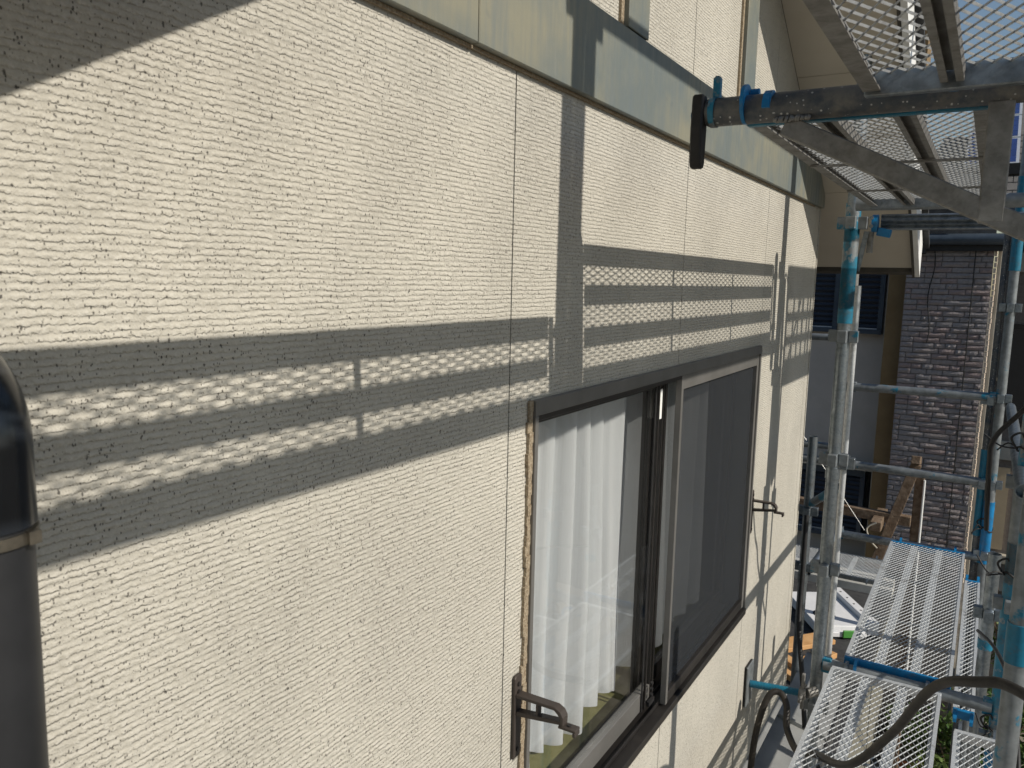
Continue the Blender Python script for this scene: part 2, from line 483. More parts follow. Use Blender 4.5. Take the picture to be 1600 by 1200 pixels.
# rake soffit + barge board + roof, both slopes
XO = .38
cuts = [YR, 2.72, 3.33, 3.985, 4.56]
nrm = .012
def sof(y): return top(y)
for sgn in (1, -1):
    def yy(y): return y if sgn > 0 else 2 * YR - y
    for i in range(4):
        a, b = cuts[i] + .002, cuts[i + 1] - .002
        x0 = .0015 if b < 4.0 else -.35
        pts = [(yy(a), sof(a)), (yy(b), sof(b)), (yy(b), sof(b) + nrm), (yy(a), sof(a) + nrm)]
        hpart(MB().poly_prism(pts, lambda u, w: (x0, u, w), (XO - x0 - .004, 0, 0)), 'soffit_panel', 'soffit')
    a, b = YR, 4.60
    dz = .022 if sgn > 0 else .060
    pts = [(yy(a), sof(a) - dz), (yy(b), sof(b) - dz), (yy(b), sof(b) + .16), (yy(a), sof(a) + .16)]
    hpart(MB().poly_prism(pts, lambda u, w: (XO, u, w), (.022, 0, 0)), 'barge_board', 'white_paint')
    pts = [(yy(a), sof(a) - .026), (yy(b), sof(b) - .026), (yy(b), sof(b) + .012), (yy(a), sof(a) + .012)]
    hpart(MB().poly_prism(pts, lambda u, w: (XO - .012, u, w), (.0105, 0, 0)), 'drip_edge', 'dark_trim')
    pts = [(yy(a), sof(a) + .162), (yy(4.66), sof(4.66) + .162), (yy(4.66), sof(4.66) + .19), (yy(a), sof(a) + .19)]
    hpart(MB().poly_prism(pts, lambda u, w: (-6, u, w), (XO + .05 + 6, 0, 0)), 'roof_slope', 'roof_dark')
    pts = [(yy(4.562), sof(4.562) - .02), (yy(4.585), sof(4.585) - .02), (yy(4.585), sof(4.585) + .155), (yy(4.562), sof(4.562) + .155)]
    hpart(MB().poly_prism(pts, lambda u, w: (-6, u, w), (XO + 6 - .002, 0, 0)), 'eave_fascia', 'dark_trim')

# ------------------------------------------------------------------ WINDOW (part of house)
fr = MB()
FX0, FX1 = -.115, .012
fr.box(FX0, FX1, WY0, WY1, WZ1 - .030, WZ1)            # head
fr.box(FX0, FX1, WY0, WY0 + .012, WZ0, WZ1 - .030)     # jambs
fr.box(FX0, FX1, WY1 - .012, WY1, WZ0, WZ1 - .030)
window = hpart(fr, 'window', 'bronze', None, .0012)
def wpart(mb, name, mat, bevel=.001):
    return mb.build(name, mat, window, bevel)
wpart(MB().box(FX0, FX1 + .003, WY0 + .0005, WY1 - .0005, WZ0 - .002, WZ0 + .022), 'sill', 'bronze_dark')
for x in (-.018, -.052, -.086):
    wpart(MB().box(x - .002, x + .002, WY0 + .013, WY1 - .013, WZ0 + .0225, WZ0 + .034), 'track_rail', 'bronze_dark', .0006)
wpart(MB().box(-.10, .004, WY0 + .013, WY1 - .013, WZ1 - .043, WZ1 - .031), 'head_track', 'bronze_dark')
ym = 2.105
def sash(x0, x1, y0, y1, mat_side, mat_rail, st=.034, rt=.045, rb=.062):
    zb, zt = WZ0 + .035, WZ1 - .044
    wpart(MB().box(x0, x1, y0, y0 + st, zb, zt), 'sash_stile', mat_side)
    wpart(MB().box(x0, x1, y1 - st, y1, zb, zt), 'sash_stile', mat_side)
    wpart(MB().box(x0 + .001, x1 - .001, y0 + st + .0005, y1 - st - .0005, zt - rt, zt - .0005), 'sash_rail', 'bronze_dark')
    wpart(MB().box(x0 + .001, x1 - .001, y0 + st + .0005, y1 - st - .0005, zb + .0005, zb + rb), 'sash_rail', mat_rail)
    wpart(MB().box((x0 + x1) / 2 - .002, (x0 + x1) / 2 + .002, y0 + st + .001, y1 - st - .001, zb + rb + .0008, zt - rt - .0008), 'glass_pane', 'glass', 0)
sash(-.066, -.040, WY0 + .014, ym + .044, 'bronze_dark', 'bronze', .030, .020, .055)
sash(-.100, -.074, ym + .004, WY1 - .014, 'bronze_dark', 'bronze_dark', .04, .03, .05)
# meeting-stile ribs
for k, (yy0, xx1, mt) in enumerate(((ym - .058, -.036, 'rubber'), (ym - .040, -.033, 'bronze_dark'), (ym + .018, -.034, 'bronze_dark'))):
    wpart(MB().box(-.0395, xx1, yy0, yy0 + .007, WZ0 + .036, WZ1 - .05), 'stile_rib', mt, .0008)
# fly screen in the outer track
sx0, sx1 = -.012, .002; sy0, sy1 = ym + .030, WY1 - .013; zb, zt = WZ0 + .030, WZ1 - .031
wpart(MB().box(sx0, sx1 + .004, sy0, sy0 + .015, zb, zt), 'screen_stile', 'bronze')
wpart(MB().box(sx0, sx1 + .004, sy1 - .022, sy1, zb, zt), 'screen_stile', 'bronze')
wpart(MB().box(sx0 + .001, sx1 + .003, sy0 + .0155, sy1 - .0225, zt - .042, zt), 'screen_rail', 'bronze')
wpart(MB().box(sx0 + .001, sx1 + .003, sy0 + .0155, sy1 - .0225, zb, zb + .034), 'screen_rail', 'bronze_dark')
wpart(MB().box(-.0085, -.0075, sy0 + .0158, sy1 - .0228, zb + .0345, zt - .0425), 'screen_net', 'net', 0)
wpart(MB().box(-.0395, -.0388, ym - .030, ym - .002, WZ1 - .155, WZ1 - .070), 'paper_label', 'label_paper', 0)
cl = MB()
for k in range(3): cl.cyl((-.030, ym - .004, WZ0 + .07 + .018 * k), (-.024, ym - .004, WZ0 + .07 + .018 * k), .006, 10)
cl.box(-.034, -.026, ym - .024, ym + .020, WZ0 + .040, WZ0 + .054)
wpart(cl, 'sash_catch', 'rubber', 0)
# rough sealant margin beside the window
sb = MB()
for k in range(52):
    za = WZ0 + (WZ1 - WZ0) * k / 52; zb_ = WZ0 + (WZ1 - WZ0) * (k + 1) / 52
    w = .016 + random.uniform(-.003, .004)
    sb.box(.0008, .005 + random.uniform(0, .003), WY0 - w, WY0 - .0008, za, zb_ + .0006)
hpart(sb, 'sealant_margin', 'sealant')
# room
rm = MB()
rx0, rx1, ry0, ry1, rz0, rz1 = -2.9, -.125, .30, 3.9, -2.0, .30
rm.box(rx0 - .02, rx0, ry0, ry1, rz0, rz1)
rm.box(rx0, rx1, ry0 - .02, ry0, rz0, rz1); rm.box(rx0, rx1, ry1, ry1 + .02, rz0, rz1)
rm.box(rx0, rx1, ry0, ry1, rz1, rz1 + .02)
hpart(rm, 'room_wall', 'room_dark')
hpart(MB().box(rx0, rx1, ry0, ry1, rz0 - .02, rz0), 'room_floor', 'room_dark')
hpart(MB().box(-.46, -.118, WY0 - .05, WY1 + .05, WZ0 - .01, WZ0 + .030), 'inner_sill', 'olive_board')
ln = MB()
ln.box(-.124, -.118, ry0, WY0 - .002, rz0, rz1); ln.box(-.124, -.118, WY1 + .002, ry1, rz0, rz1)
ln.box(-.124, -.118, WY0 - .002, WY1 + .002, WZ1 + .002, rz1); ln.box(-.124, -.118, WY0 - .002, WY1 + .002, rz0, WZ0 - .012)
hpart(ln, 'inner_lining', 'room_paint')

# curtain
def curtain():
    me = bpy.data.meshes.new('curtain')
    ny, nz = 420, 60
    y0, y1, z0, z1 = 1.295, 2.84, -1.200, -.245
    vs = []; fs = []; uv = []
    rnd = random.Random(3)
    ph = [rnd.uniform(0, 6.28) for _ in range(8)]
    def off(s, h):
        # h 1 at top, 0 at hem ; fold depth grows downwards
        amp = .024 + .010 * (1 - h)
        a = (.72 + .28 * math.sin(2 * math.pi * 4.3 * s + ph[6])) * math.sin(2 * math.pi * 14.2 * s + ph[0] + 1.9 * math.sin(2 * math.pi * 1.9 * s + ph[1]) + .7 * math.sin(2 * math.pi * 5.3 * s + ph[7]) + .55 * (1 - h) * math.sin(2 * math.pi * 1.7 * s + ph[2]))
        b = math.sin(2 * math.pi * 23.7 * s + ph[3] + 1.2 * (1 - h) * math.sin(3 * s + ph[4]))
        a = math.copysign(abs(a) ** .75, a)
        return amp * a + .005 * b + .010 * math.sin(2 * math.pi * 3.1 * s + ph[5] + 2 * h)
    for j in range(nz + 1):
        h = j / nz
        for i in range(ny + 1):
            s = i / ny
            y = y0 + (y1 - y0) * s + .008 * math.sin(14 * s + 5 * h) * (1 - h)
            hem = .012 * math.sin(2 * math.pi * 5.1 * s + 1.0) + .006 * math.sin(2 * math.pi * 11.3 * s)
            z = z0 + (z1 - z0) * h + hem * (1 - h)
            vs.append((-.148 + off(s, h), y, z)); uv.append((y * 1.0, z * 1.0))
    for j in range(nz):
        for i in range(ny):
            a = j * (ny + 1) + i; fs.append((a, a + 1, a + ny + 2, a + ny + 1))
    me.from_pydata(vs, [], fs); me.update()
    me.polygons.foreach_set('use_smooth', [True] * len(fs))
    ul = me.uv_layers.new(name='UVMap')
    for lp in me.loops: ul.data[lp.index].uv = uv[lp.vertex_index]
    me.materials.append(M['curtain'])
    o = bpy.data.objects.new('curtain', me); COL.objects.link(o)
    return tag(o, 'white sheer curtain in folds behind the left window pane', 'curtain')
curtain()

# ------------------------------------------------------------------ arms beside the window
def wall_arm(y, zt, L, label):
    t = thing('wall_bracket', label, 'bracket', (0, y, zt), 'brackets beside the window')
    plate = MB()
    plate.poly_prism([(-.013, -.172), (.013, -.172), (.013, -.004), (.009, 0), (-.009, 0), (-.013, -.004)], lambda u, w: (.0015, u, w), (.0065, 0, 0))
    plate.build('wall_plate', 'bracket_brown', t, .001)
    for z in (-.018, -.034, -.155):
        MB().cyl((.008, 0, z), (.011, 0, z), .0045, 10).build('screw', 'bronze_dark', t)
    W = .0105
    arm = MB()
    # upper strut bends down at the tip
    up = [(.008, -.036), (L - .018, -.036), (L - .006, -.042), (L, -.052), (L, -.069), (L - .007, -.069), (L - .007, -.056), (L - .012, -.049), (L - .020, -.0425), (.008, -.043)]
    arm.poly_prism(up, lambda u, w: (u, -W, w), (0, 2 * W, 0))
    arm.build('upper_strut', 'bracket_brown', t, .001)
    lo = [(.008, -.072), (L - .007, -.062), (L - .007, -.069), (.008, -.082)]
    MB().poly_prism(lo, lambda u, w: (u, -W * .8, w), (0, 1.6 * W, 0)).build('lower_strut', 'bracket_brown', t, .0008)
    MB().box(L * .46, L * .46 + .005, -W * .7, W * .7, -.066, -.041).build('rib', 'bracket_brown', t, .0006)
    tip = MB().box(L - .010, L + .026, -W, W, -.075, -.0695); tip.box(L + .020, L + .026, -W, W, -.0835, -.0755)
    tip.build('tip_plate', 'bracket_brown', t, .0008)
    MB().cyl((L + .009, 0, -.0695), (L + .009, 0, -.0675), .004, 10).build('hole_bush', 'rubber', t)
    return t
wall_arm(1.252, -.766, .112, 'brown metal arm bracket at the lower left of the window')
wall_arm(3.036, -.795, .100, 'brown metal arm bracket at the far right edge of the window')

# ------------------------------------------------------------------ downpipe at left
dp = thing('downpipe', 'dark round downpipe with steel clamp at the left edge', 'downpipe', (.115, .30, -2.0))
cx, cy = .086, .286
def dpl(mb, name, mat): 
    o = mb.build(name, mat, dp); o.location = -Vector((.115, .30, -2.0)); return o
pr = .0385
dpl(MB().tube([(cx, cy, -2.0), (cx, cy, -.19)], pr, 32), 'pipe', 'charcoal_pipe')
pts = [(cx, cy, -.196), (cx, cy, -.135)] + [(cx - .05 + .05 * math.cos(a), cy, -.135 + .05 * math.sin(a)) for a in [math.pi / 2 * k / 8 for k in range(1, 9)]] + [(cx - .085, cy, -.085)]
dpl(MB().tube(pts, pr + .0025, 32), 'elbow', 'black_pipe')
dpl(MB().tube([(cx, cy, -.208), (cx, cy, -.199)], pr + .0035, 32), 'clamp_ring', 'steel_ring')
lug = MB().box(cx + .030, cx + .041, cy + .018, cy + .027, -.2085, -.1985); dpl(lug, 'clamp_lug', 'steel_ring')

# ------------------------------------------------------------------ lean-to roof below
lt = thing('lean_to_roof', 'light grey sheet metal lower roof at the foot of the beige wall', 'roof', (0, 2, -2.2))
def ltp(mb, name, mat):
    o = mb.build(name, mat, lt, .0015); o.location = -Vector((0, 2, -2.2)); return o
def lz(x): return -2.15 - .22 * (x + .05)
ys = [-1.5, -.6, .3, 1.2, 2.1, 3.0, 3.9, 4.72]
for a, b in zip(ys[:-1], ys[1:]):
    x0 = -.03 if b < 4.1 else -.02
    ltp(MB().poly_prism([(x0, lz(x0)), (.23, lz(.23)), (.23, lz(.23) - .012), (x0, lz(x0) - .012)], lambda u, w: (u, a + .002, w), (0, b - a - .004, 0)), 'roof_sheet', 'sheet_grey')
    ltp(MB().poly_prism([(.0, lz(0) + .001), (.232, lz(.232) + .001), (.232, lz(.232) + .022), (.0, lz(0) + .022)], lambda u, w: (u, b - .010, w), (0, .020, 0)), 'standing_seam', 'sheet_grey')
ltp(MB().box(.234, .248, -1.5, 4.74, lz(.23) - .05, lz(.23) + .008), 'front_fascia', 'roof_dark')

# ================================================================== NEIGHBOURS
# dark lower roof behind the corner
lr = thing('low_flat_roof', 'dark grey low roof behind the beige house corner', 'roof', (-1.4, 7.4, -3.3))
def lrp(mb, name, mat, bev=.003):
    o = mb.build(name, mat, lr, bev); o.location = -Vector((-1.4, 7.4, -3.3)); return o
yb = 5.3
while yb < 8.75:
    lrp(MB().box(-3.2, .12, yb, yb + .425, -3.33, -3.205 + random.uniform(-.003, .003)), 'roof_strip', 'roof_dark'); yb += .43
lrp(MB().box(-3.2, .12, 8.76, 8.84, -3.4, -3.12), 'kerb', 'concrete')
lrp(MB().box(-3.2, .12, 8.845, 9.12, -3.4, -3.06), 'coping', 'concrete')
lrp(MB().box(-3.2, .10, 5.4, 9.1, -4.9, -3.34), 'wall_below', 'slab_old')

# grey house with roller shutters
gh = thing('grey_house', 'shaded grey-brown house wall with dark shuttered windows behind corner', 'house', (-1.6, 9.5, -4.9))
GHO = Vector((-1.6, 9.5, -4.9))
def ghp(mb, name, mat, bev=0, par=None):
    o = mb.build(name, mat, par or gh, bev)
    if par is None: o.location = -GHO
    return o
ghp(MB().box(-4.5, -.21, 9.5, 9.7, -1.98, -.52), 'wall', 'house_grey')
ghp(MB().box(-4.5, -.21, 9.52, 9.7, -.515, 3.2), 'wall', 'house_grey')
ghp(MB().box(-4.5, -.21, 9.5, 9.7, -4.9, -2.85), 'wall', 'house_grey')
ghp(MB().box(-4.5, -.21, 9.54, 9.7, -2.845, -1.985), 'wall', 'roof_dark')
ghp(MB().box(-.205, -.035, 9.15, 9.6, -4.9, 3.2), 'corner_pillar', 'ochre')
ghp(MB().box(-.226, -.206, 9.28, 9.5, -4.9, 3.2), 'pillar_edge', 'pale_board')
def shutter(x0, x1, z0, z1):
    f = MB(); t_ = .05
    f.box(x0, x0 + t_, 9.40, 9.515, z0, z1); f.box(x1 - t_, x1, 9.40, 9.515, z0, z1)
    f.box(x0, x1, 9.40, 9.515, z1 + .001, z1 + .10); f.box(x0, x1, 9.38, 9.515, z0 - .05, z0 - .001)
    w = ghp(f, 'shutter_window', 'gutter_blue', .003)
    zz = z0; n = 0
    while zz < z1 - .02:
        MB().poly_prism([(9.455, zz), (9.47, zz + .026), (9.455, zz + .052), (9.44, zz + .026)], lambda u, v_: (x0 + t_ + .001, u, v_), (x1 - x0 - 2 * t_ - .002, 0, 0)).build('slat', 'shutter', w)
        zz += .056
    MB().box(x0 + t_ + .001, x1 - t_ - .001, 9.43, 9.46, z0 - .0005 + .001, z0 + .012).build('bottom_bar', 'alu_frame', w)
shutter(-.62, -.26, -.47, .42)
shutter(-1.75, -.72, -.47, .42)
shutter(-1.7, -.30, -2.80, -2.12)
ghp(MB().box(-4.5, -.228, 9.32, 9.49, -2.03, -1.985), 'ledge', 'pale_board', .003)

# brick house
bh = thing('brick_house', 'dark brown brick-faced house wall standing beyond the scaffold', 'house', (.34, 9, -4.9))
BHO = Vector((.34, 9, -4.9))
def bhp(mb, name, mat, bev=0):
    o = mb.build(name, mat, bh, bev); o.location = -BHO; return o
BX0, BX1 = -.033, .718
bhp(MB().box(BX0 + .004, BX1 - .004, 9.012, 9.6, -4.9, .62), 'mortar_wall', 'mortar')
bmesh_var = {}
def brick_mesh(L, H, k):
    key = (round(L, 3), k)
    if key not in bmesh_var:
        rr = random.Random(int(L * 1000) * 17 + k)
        nx, nz = 4, 2
        vs = []; fs = []
        for j in range(nz + 1):
            for i in range(nx + 1):
                edge = i in (0, nx) or j in (0, nz)
                yv = -.004 if edge else -.011 + rr.uniform(-.006, .005)
                vs.append((L * i / nx + (0 if i in (0, nx) else rr.uniform(-.006, .006)), yv, H * j / nz))
        for j in range(nz):
            for i in range(nx):
                a = j * (nx + 1) + i; fs.append((a, a + 1, a + nx + 2, a + nx + 1))
        ring = [i for i in range(nx + 1)] + [(nx + 1) * j + nx for j in range(1, nz + 1)] + [nz * (nx + 1) + i for i in range(nx - 1, -1, -1)] + [(nx + 1) * j for j in range(nz - 1, 0, -1)]
        o = len(vs)
        for r_ in ring: vs.append((vs[r_][0], .0125, vs[r_][2]))
        n = len(ring)
        for q in range(n): fs.append((ring[q], o + q, o + (q + 1) % n, ring[(q + 1) % n]))
        mb = MB().add(vs, fs); bmesh_var[key] = mb.mesh('brick', 'brick%d' % (k % 3))
    return bmesh_var[key]
CH = .054; rows = 0; zc = -2.98
parts = 0
while zc < .43:
    x = BX0; first = True
    while x < BX1 - .02:
        L = random.choice((.10, .145, .19, .235)) if not first else random.choice((.06, .12, .17))
        first = False
        if x + L > BX1 - .04: L = round(BX1 - x, 3)
        me = brick_mesh(L - .006, CH - .008, random.choice((0, 0, 1, 2, 2, 3, 4, 5)))
        o = bpy.data.objects.new('brick', me); COL.objects.link(o); o.parent = bh
        o.location = Vector((x, 9.0 + random.uniform(-.004, .004), zc)) - BHO
        x += L; parts += 1
    zc += CH
# corner edge tiles catching the sun, corner trim, downpipe
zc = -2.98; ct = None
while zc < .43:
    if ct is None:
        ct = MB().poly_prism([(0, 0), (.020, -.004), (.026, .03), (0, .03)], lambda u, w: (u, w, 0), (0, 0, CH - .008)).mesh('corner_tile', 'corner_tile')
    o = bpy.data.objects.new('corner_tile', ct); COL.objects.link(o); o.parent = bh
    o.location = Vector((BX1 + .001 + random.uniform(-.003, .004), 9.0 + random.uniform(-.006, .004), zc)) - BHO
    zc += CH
bhp(MB().box(BX1 + .030, BX1 + .062, 9.05, 9.2, -4.9, .43), 'corner_trim', 'pale_board', .003)
bhp(MB().cyl((BX1 + .125, 9.16, -4.9), (BX1 + .125, 9.16, .44), .048, 14), 'downpipe', 'charcoal_pipe')
for z in (-.9, -1.8, -2.7): bhp(MB().cyl((BX1 + .125, 9.16, z), (BX1 + .125, 9.16, z + .03), .054, 14), 'pipe_clip', 'steel_ring')
bhp(MB().tube([(.14, 8.90, .47), (1.05, 8.90, .47)], .055, 16), 'gutter', 'gutter_blue')
bhp(MB().box(.12, 1.05, 8.93, 9.0, .36, .425), 'gutter_back', 'rubber')
bhp(MB().box(-.02, .13, 8.86, 9.0, .33, .66), 'gutter_corner', 'rubber', .004)
bhp(MB().box(-.05, 1.1, 8.95, 9.4, .625, .70), 'eave', 'dark_trim', .004)
bhp(MB().box(.15, .55, 8.94, 8.949, .63, .69), 'eave_panel', 'gutter_blue')
bhp(MB().poly_prism([(8.85, .71), (14, 2.2), (14, 2.26), (8.85, .77)], lambda u, w: (-.1, u, w), (.68, 0, 0)), 'roof', 'roof_dark')
# thin drop cables hanging down the bricks
for (x, z0, bends) in ((.20, -.55, .02), (.56, -2.95, .0)):
    pts = [(x + bends * math.sin(k * .9), 8.96, .40 + (z0 - .40) * k / 10) for k in range(11)]
    bhp(MB().tube(pts, .006, 6), 'drop_cable', 'rubber')

# house further right with a solar roof
sh = thing('solar_roof_house', 'grey shingled house with blue solar panels at the right edge', 'house', (2.6, 11, -4.9))
SHO = Vector((2.6, 11, -4.9))
def shp(mb, name, mat, bev=0, par=None):
    o = mb.build(name, mat, par or sh, bev)
    if par is None: o.location = -SHO
    return o
shp(MB().box(.86, 5, 10.9, 11.1, -4.9, 1.0), 'wall', 'mortar')
shp(MB().box(.92, 1.6, 10.86, 10.905, -1.6, -.4), 'window_frame', 'bronze_dark', .003)
shp(MB().box(.97, 1.55, 10.85, 10.858, -1.55, -.45), 'window_pane', 'window_glass_dark')
shp(MB().box(.87, 1.10, 10.86, 10.898, -3.1, -2.1), 'wall_patch', 'beige_wall')
shp(MB().box(.84, 1.7, 10.80, 10.895, -3.25, -3.15), 'ledge', 'pale_board', .003)
for z in (.2, -2.0, -3.6): shp(MB().box(.862, 1.3, 10.84, 10.898, z, z + .22), 'siding_strip', 'concrete', .002)
def rz(y): return 1.35 + .45 * (y - 11)
row = 0; yk = 10.1
while yk < 15.0:
    x = .58 - (.12 if row % 2 else 0)
    if yk < 12.6:
        while x < 2.0:
            shp(MB().poly_prism([(yk, rz(yk) + .02), (yk + .27, rz(yk + .27) + .006), (yk + .27, rz(yk + .27) - .01), (yk, rz(yk) - .005)], lambda u, w: (x + .004, u, w), (.232, 0, 0)), 'shingle', 'shingle')
            x += .24
    yk += .25; row += 1
shp(MB().poly_prism([(10.1, rz(10.1) - .08), (15, rz(15) - .08), (15, rz(15) - .012), (10.1, rz(10.1) - .012)], lambda u, w: (.56, u, w), (5, 0, 0)), 'roof', 'shingle')
shp(MB().box(.5, 5, 10.02, 10.10, rz(10.1) - .14, rz(10.1) - .02), 'gutter', 'gutter_blue', .004)
for k, (ya, ybb) in enumerate(((11.05, 12.0), (12.06, 13.01), (13.07, 14.02))):
    f = MB()
    xa, xb = .30, .862
    def P(x, y, dz): return (x, y, rz(y) + dz)
    def slab(x0, x1, y0, y1, d0, d1):
        return MB().add([P(x0, y0, d0), P(x1, y0, d0), P(x1, y1, d0), P(x0, y1, d0), P(x0, y0, d1), P(x1, y0, d1), P(x1, y1, d1), P(x0, y1, d1)],
                        [(0, 3, 2, 1), (4, 5, 6, 7), (0, 1, 5, 4), (1, 2, 6, 5), (2, 3, 7, 6), (3, 0, 4, 7)])
    pn = shp(slab(xa, xb, ya, ybb, .05, .085), 'solar_panel', 'alu_frame')
    ncy = 4
    for cx_ in range(3):
        for cy_ in range(ncy):
            w = (xb - xa - .05) / 3; h = (ybb - ya - .05) / ncy
            slab(xa + .02 + w * cx_ + .004, xa + .02 + w * (cx_ + 1) - .003, ya + .025 + h * cy_ + .004, ya + .025 + h * (cy_ + 1) - .003, .0855, .088).build('solar_cell', 'solar_cell', pn)
shp(MB().box(.56, .90, 10.80, 11.04, 1.30, 1.42), 'panel_skirt', 'rubber')

# ================================================================== SCAFFOLD
def deck(name, label, x0, x1, y0, y1, zt, nch, flip, rail_mat='galvanised', end_mat='galvanised', end_far=None, cell=.0208, lw=.046, bars=2, mesh_mat='galvanised_mesh', loc_group='scaffold decks', chw=.034):
    t = thing(name, label, 'deck', (x0, y0, zt), loc_group)
    L = Vector((x0, y0, zt))
    def bp(mb, nm, mt, bev=0):
        o = mb.build(nm, mt, t, bev); o.location = -L; return o
    h = .028; zb = zt - h
    for xo, xi in ((x0, x0 + .024), (x1, x1 - .024)):
        s = 1 if xi > xo else -1
        mb = MB()
        prof = [(xo, zb), (xi, zb), (xi, zb + .0028), (xo + s * .0028, zb + .0028), (xo + s * .0028, zt - .0028), (xo + s * .012, zt - .0028), (xo + s * .012, zt), (xo, zt)]
        mb.poly_prism(prof, lambda u, w: (u, y0 + .02, w), (0, y1 - y0 - .04, 0))
        bp(mb, 'side_rail', rail_mat)
    for k in range(nch):
        xc = x0 + (x1 - x0) * (k + 1) / (nch + 1)
        mb = MB(); w = chw / 2
        prof = [(xc - w, zb + .002), (xc - w + .010, zb + .002), (xc - w + .010, zb + .0045), (xc - w + .0025, zb + .0045), (xc - w + .0025, zt - .0095), (xc + w - .0025, zt - .0095), (xc + w - .0025, zb + .0045), (xc + w - .010, zb + .0045), (xc + w - .010, zb + .002), (xc + w, zb + .002), (xc + w, zt - .007), (xc - w, zt - .007)]
        mb.poly_prism(prof, lambda u, wv: (u, y0 + .024, wv), (0, y1 - y0 - .048, 0))
        bp(mb, 'channel', 'dull_steel' if flip else 'galvanised_bright')
    for yy_, mt, s in ((y0, end_mat, 1), (y1, end_far or end_mat, -1)):
        ya, yb_ = sorted((yy_, yy_ + s * .018))
        bp(MB().box(x0 + .001, x1 - .001, ya, yb_, zb - .006, zt + .001), 'end_beam', mt, .002)
        for fx in (.13, .87):
            xh = x0 + (x1 - x0) * fx
            hk = MB()
            r_in, r_out = .026, .034
            pts = []
            for q in range(9):
                a = math.pi * q / 8; pts.append((r_out * math.cos(a), r_out * math.sin(a)))
            for q in range(8, -1, -1):
                a = math.pi * q / 8; pts.append((r_in * math.cos(a), r_in * math.sin(a)))
            hk.poly_prism(pts, lambda u, w: (xh - .006, yy_ - s * .033 + u, zb + .010 + w), (.012, 0, 0))
            bp(hk, 'hook', 'blue_clean' if mt.startswith('blue') else 'galvanised')
    for k in range(bars):
        yc = y0 + (y1 - y0) * (k + 1) / (bars + 1)
        bp(MB().box(x0 + .004, x1 - .004, yc - .007, yc + .007, zb - .006, zb - .0012), 'cross_bar', 'dull_steel' if flip else 'galvanised')
    # expanded metal
    mx0, mx1, my0, my1 = x0 + .004, x1 - .004, y0 + .019, y1 - .019
    n_row = int((mx1 - mx0) / (cell / 2)); n_seg = int((my1 - my0) / (lw / 2))
    dx = (mx1 - mx0) / n_row; dy = (my1 - my0) / n_seg
    vs = []; fs = []
    hw, ht = .0016, .0007
    c_, s_ = .42, .907
    for i in range(n_row):
        for k in range(n_seg):
            sgn = 1 if (i + k) % 2 == 0 else -1
            a = Vector((mx0 + (i + .5) * dx - sgn * dx / 2, my0 + k * dy, zt - .003)); b = Vector((mx0 + (i + .5) * dx + sgn * dx / 2, my0 + (k + 1) * dy, zt - .003))
            d = (b - a).normalized(); lat = Vector((d.y, -d.x, 0))
            e1 = lat * (c_ if flip else -c_) + Vector((0, 0, s_)); nn = d.cross(e1)
            o = len(vs)
            for p in (a - d * .001, b + d * .001):
                for q, r_ in ((-1, -1), (1, -1), (1, 1), (-1, 1)): vs.append(p + e1 * (q * hw) + nn * (r_ * ht))
            fs += [(o, o + 4, o + 5, o + 1), (o + 1, o + 5, o + 6, o + 2), (o + 2, o + 6, o + 7, o + 3), (o + 3, o + 7, o + 4, o)]
    me = bpy.data.meshes.new('expanded_mesh'); me.from_pydata([tuple(v) for v in vs], [], fs); me.update()
    me.materials.append(M[mesh_mat])
    o = bpy.data.objects.new('expanded_mesh', me); COL.objects.link(o); o.parent = t; o.location = -L; o['kind'] = 'stuff'
    return t

YB1, YB2, YB3 = 1.432, 3.28, 5.11
deck('scaffold_deck', 'wide mesh scaffold deck overhead beyond the blue bracket pipe, seen from below', .329, .702, 1.452, 3.145, .310, 2, True, 'dull_steel', 'blue_paint', 'galvanised', chw=.036)
deck('scaffold_deck', 'mesh scaffold deck overhead nearest the camera with blue sky showing through', .538, .772, -.35, 1.338, .315, 1, True, 'dull_steel', 'galvanised', chw=.030)
deck('scaffold_deck', 'mesh walkway deck below, farther one, ending at the brick wall', .345, .730, YB2 + .036, YB3 - .036, -1.5, 2, False, 'galvanised_bright', 'blue_clean')
deck('scaffold_deck', 'nearest mesh walkway deck at the bottom, under the black hose', .312, .702, YB1 + .036, YB2 - .036, -1.515, 2, False, 'galvanised_bright', 'galvanised_bright')
deck('scaffold_deck', 'narrow mesh deck right of the nearest walkway deck', .752, .90, YB1 + .036, YB2 - .115, -1.60, 0, False, 'galvanised_bright', 'galvanised_bright')
deck('scaffold_deck', 'narrow mesh deck right of the farther walkway deck', .742, .815, YB2 + .036, YB3 - .2, -1.60, 0, False, 'galvanised_bright', 'blue_clean')
deck('scaffold_deck', 'unseen mesh landing deck beside the far bay, placed for its striped shadow on the corner', 1.10, 1.66, YB2 + .07, 4.35, .87, 3, True, 'dull_steel', 'galvanised')  # out of view, placed so its striped shadow falls by the corner
deck('scaffold_deck', 'low mesh deck in the background between the grey house and posts', -.55, .20, 6.45, 7.0, -2.25, 2, False, 'galvanised', 'galvanised', loc_group='scaffold decks')

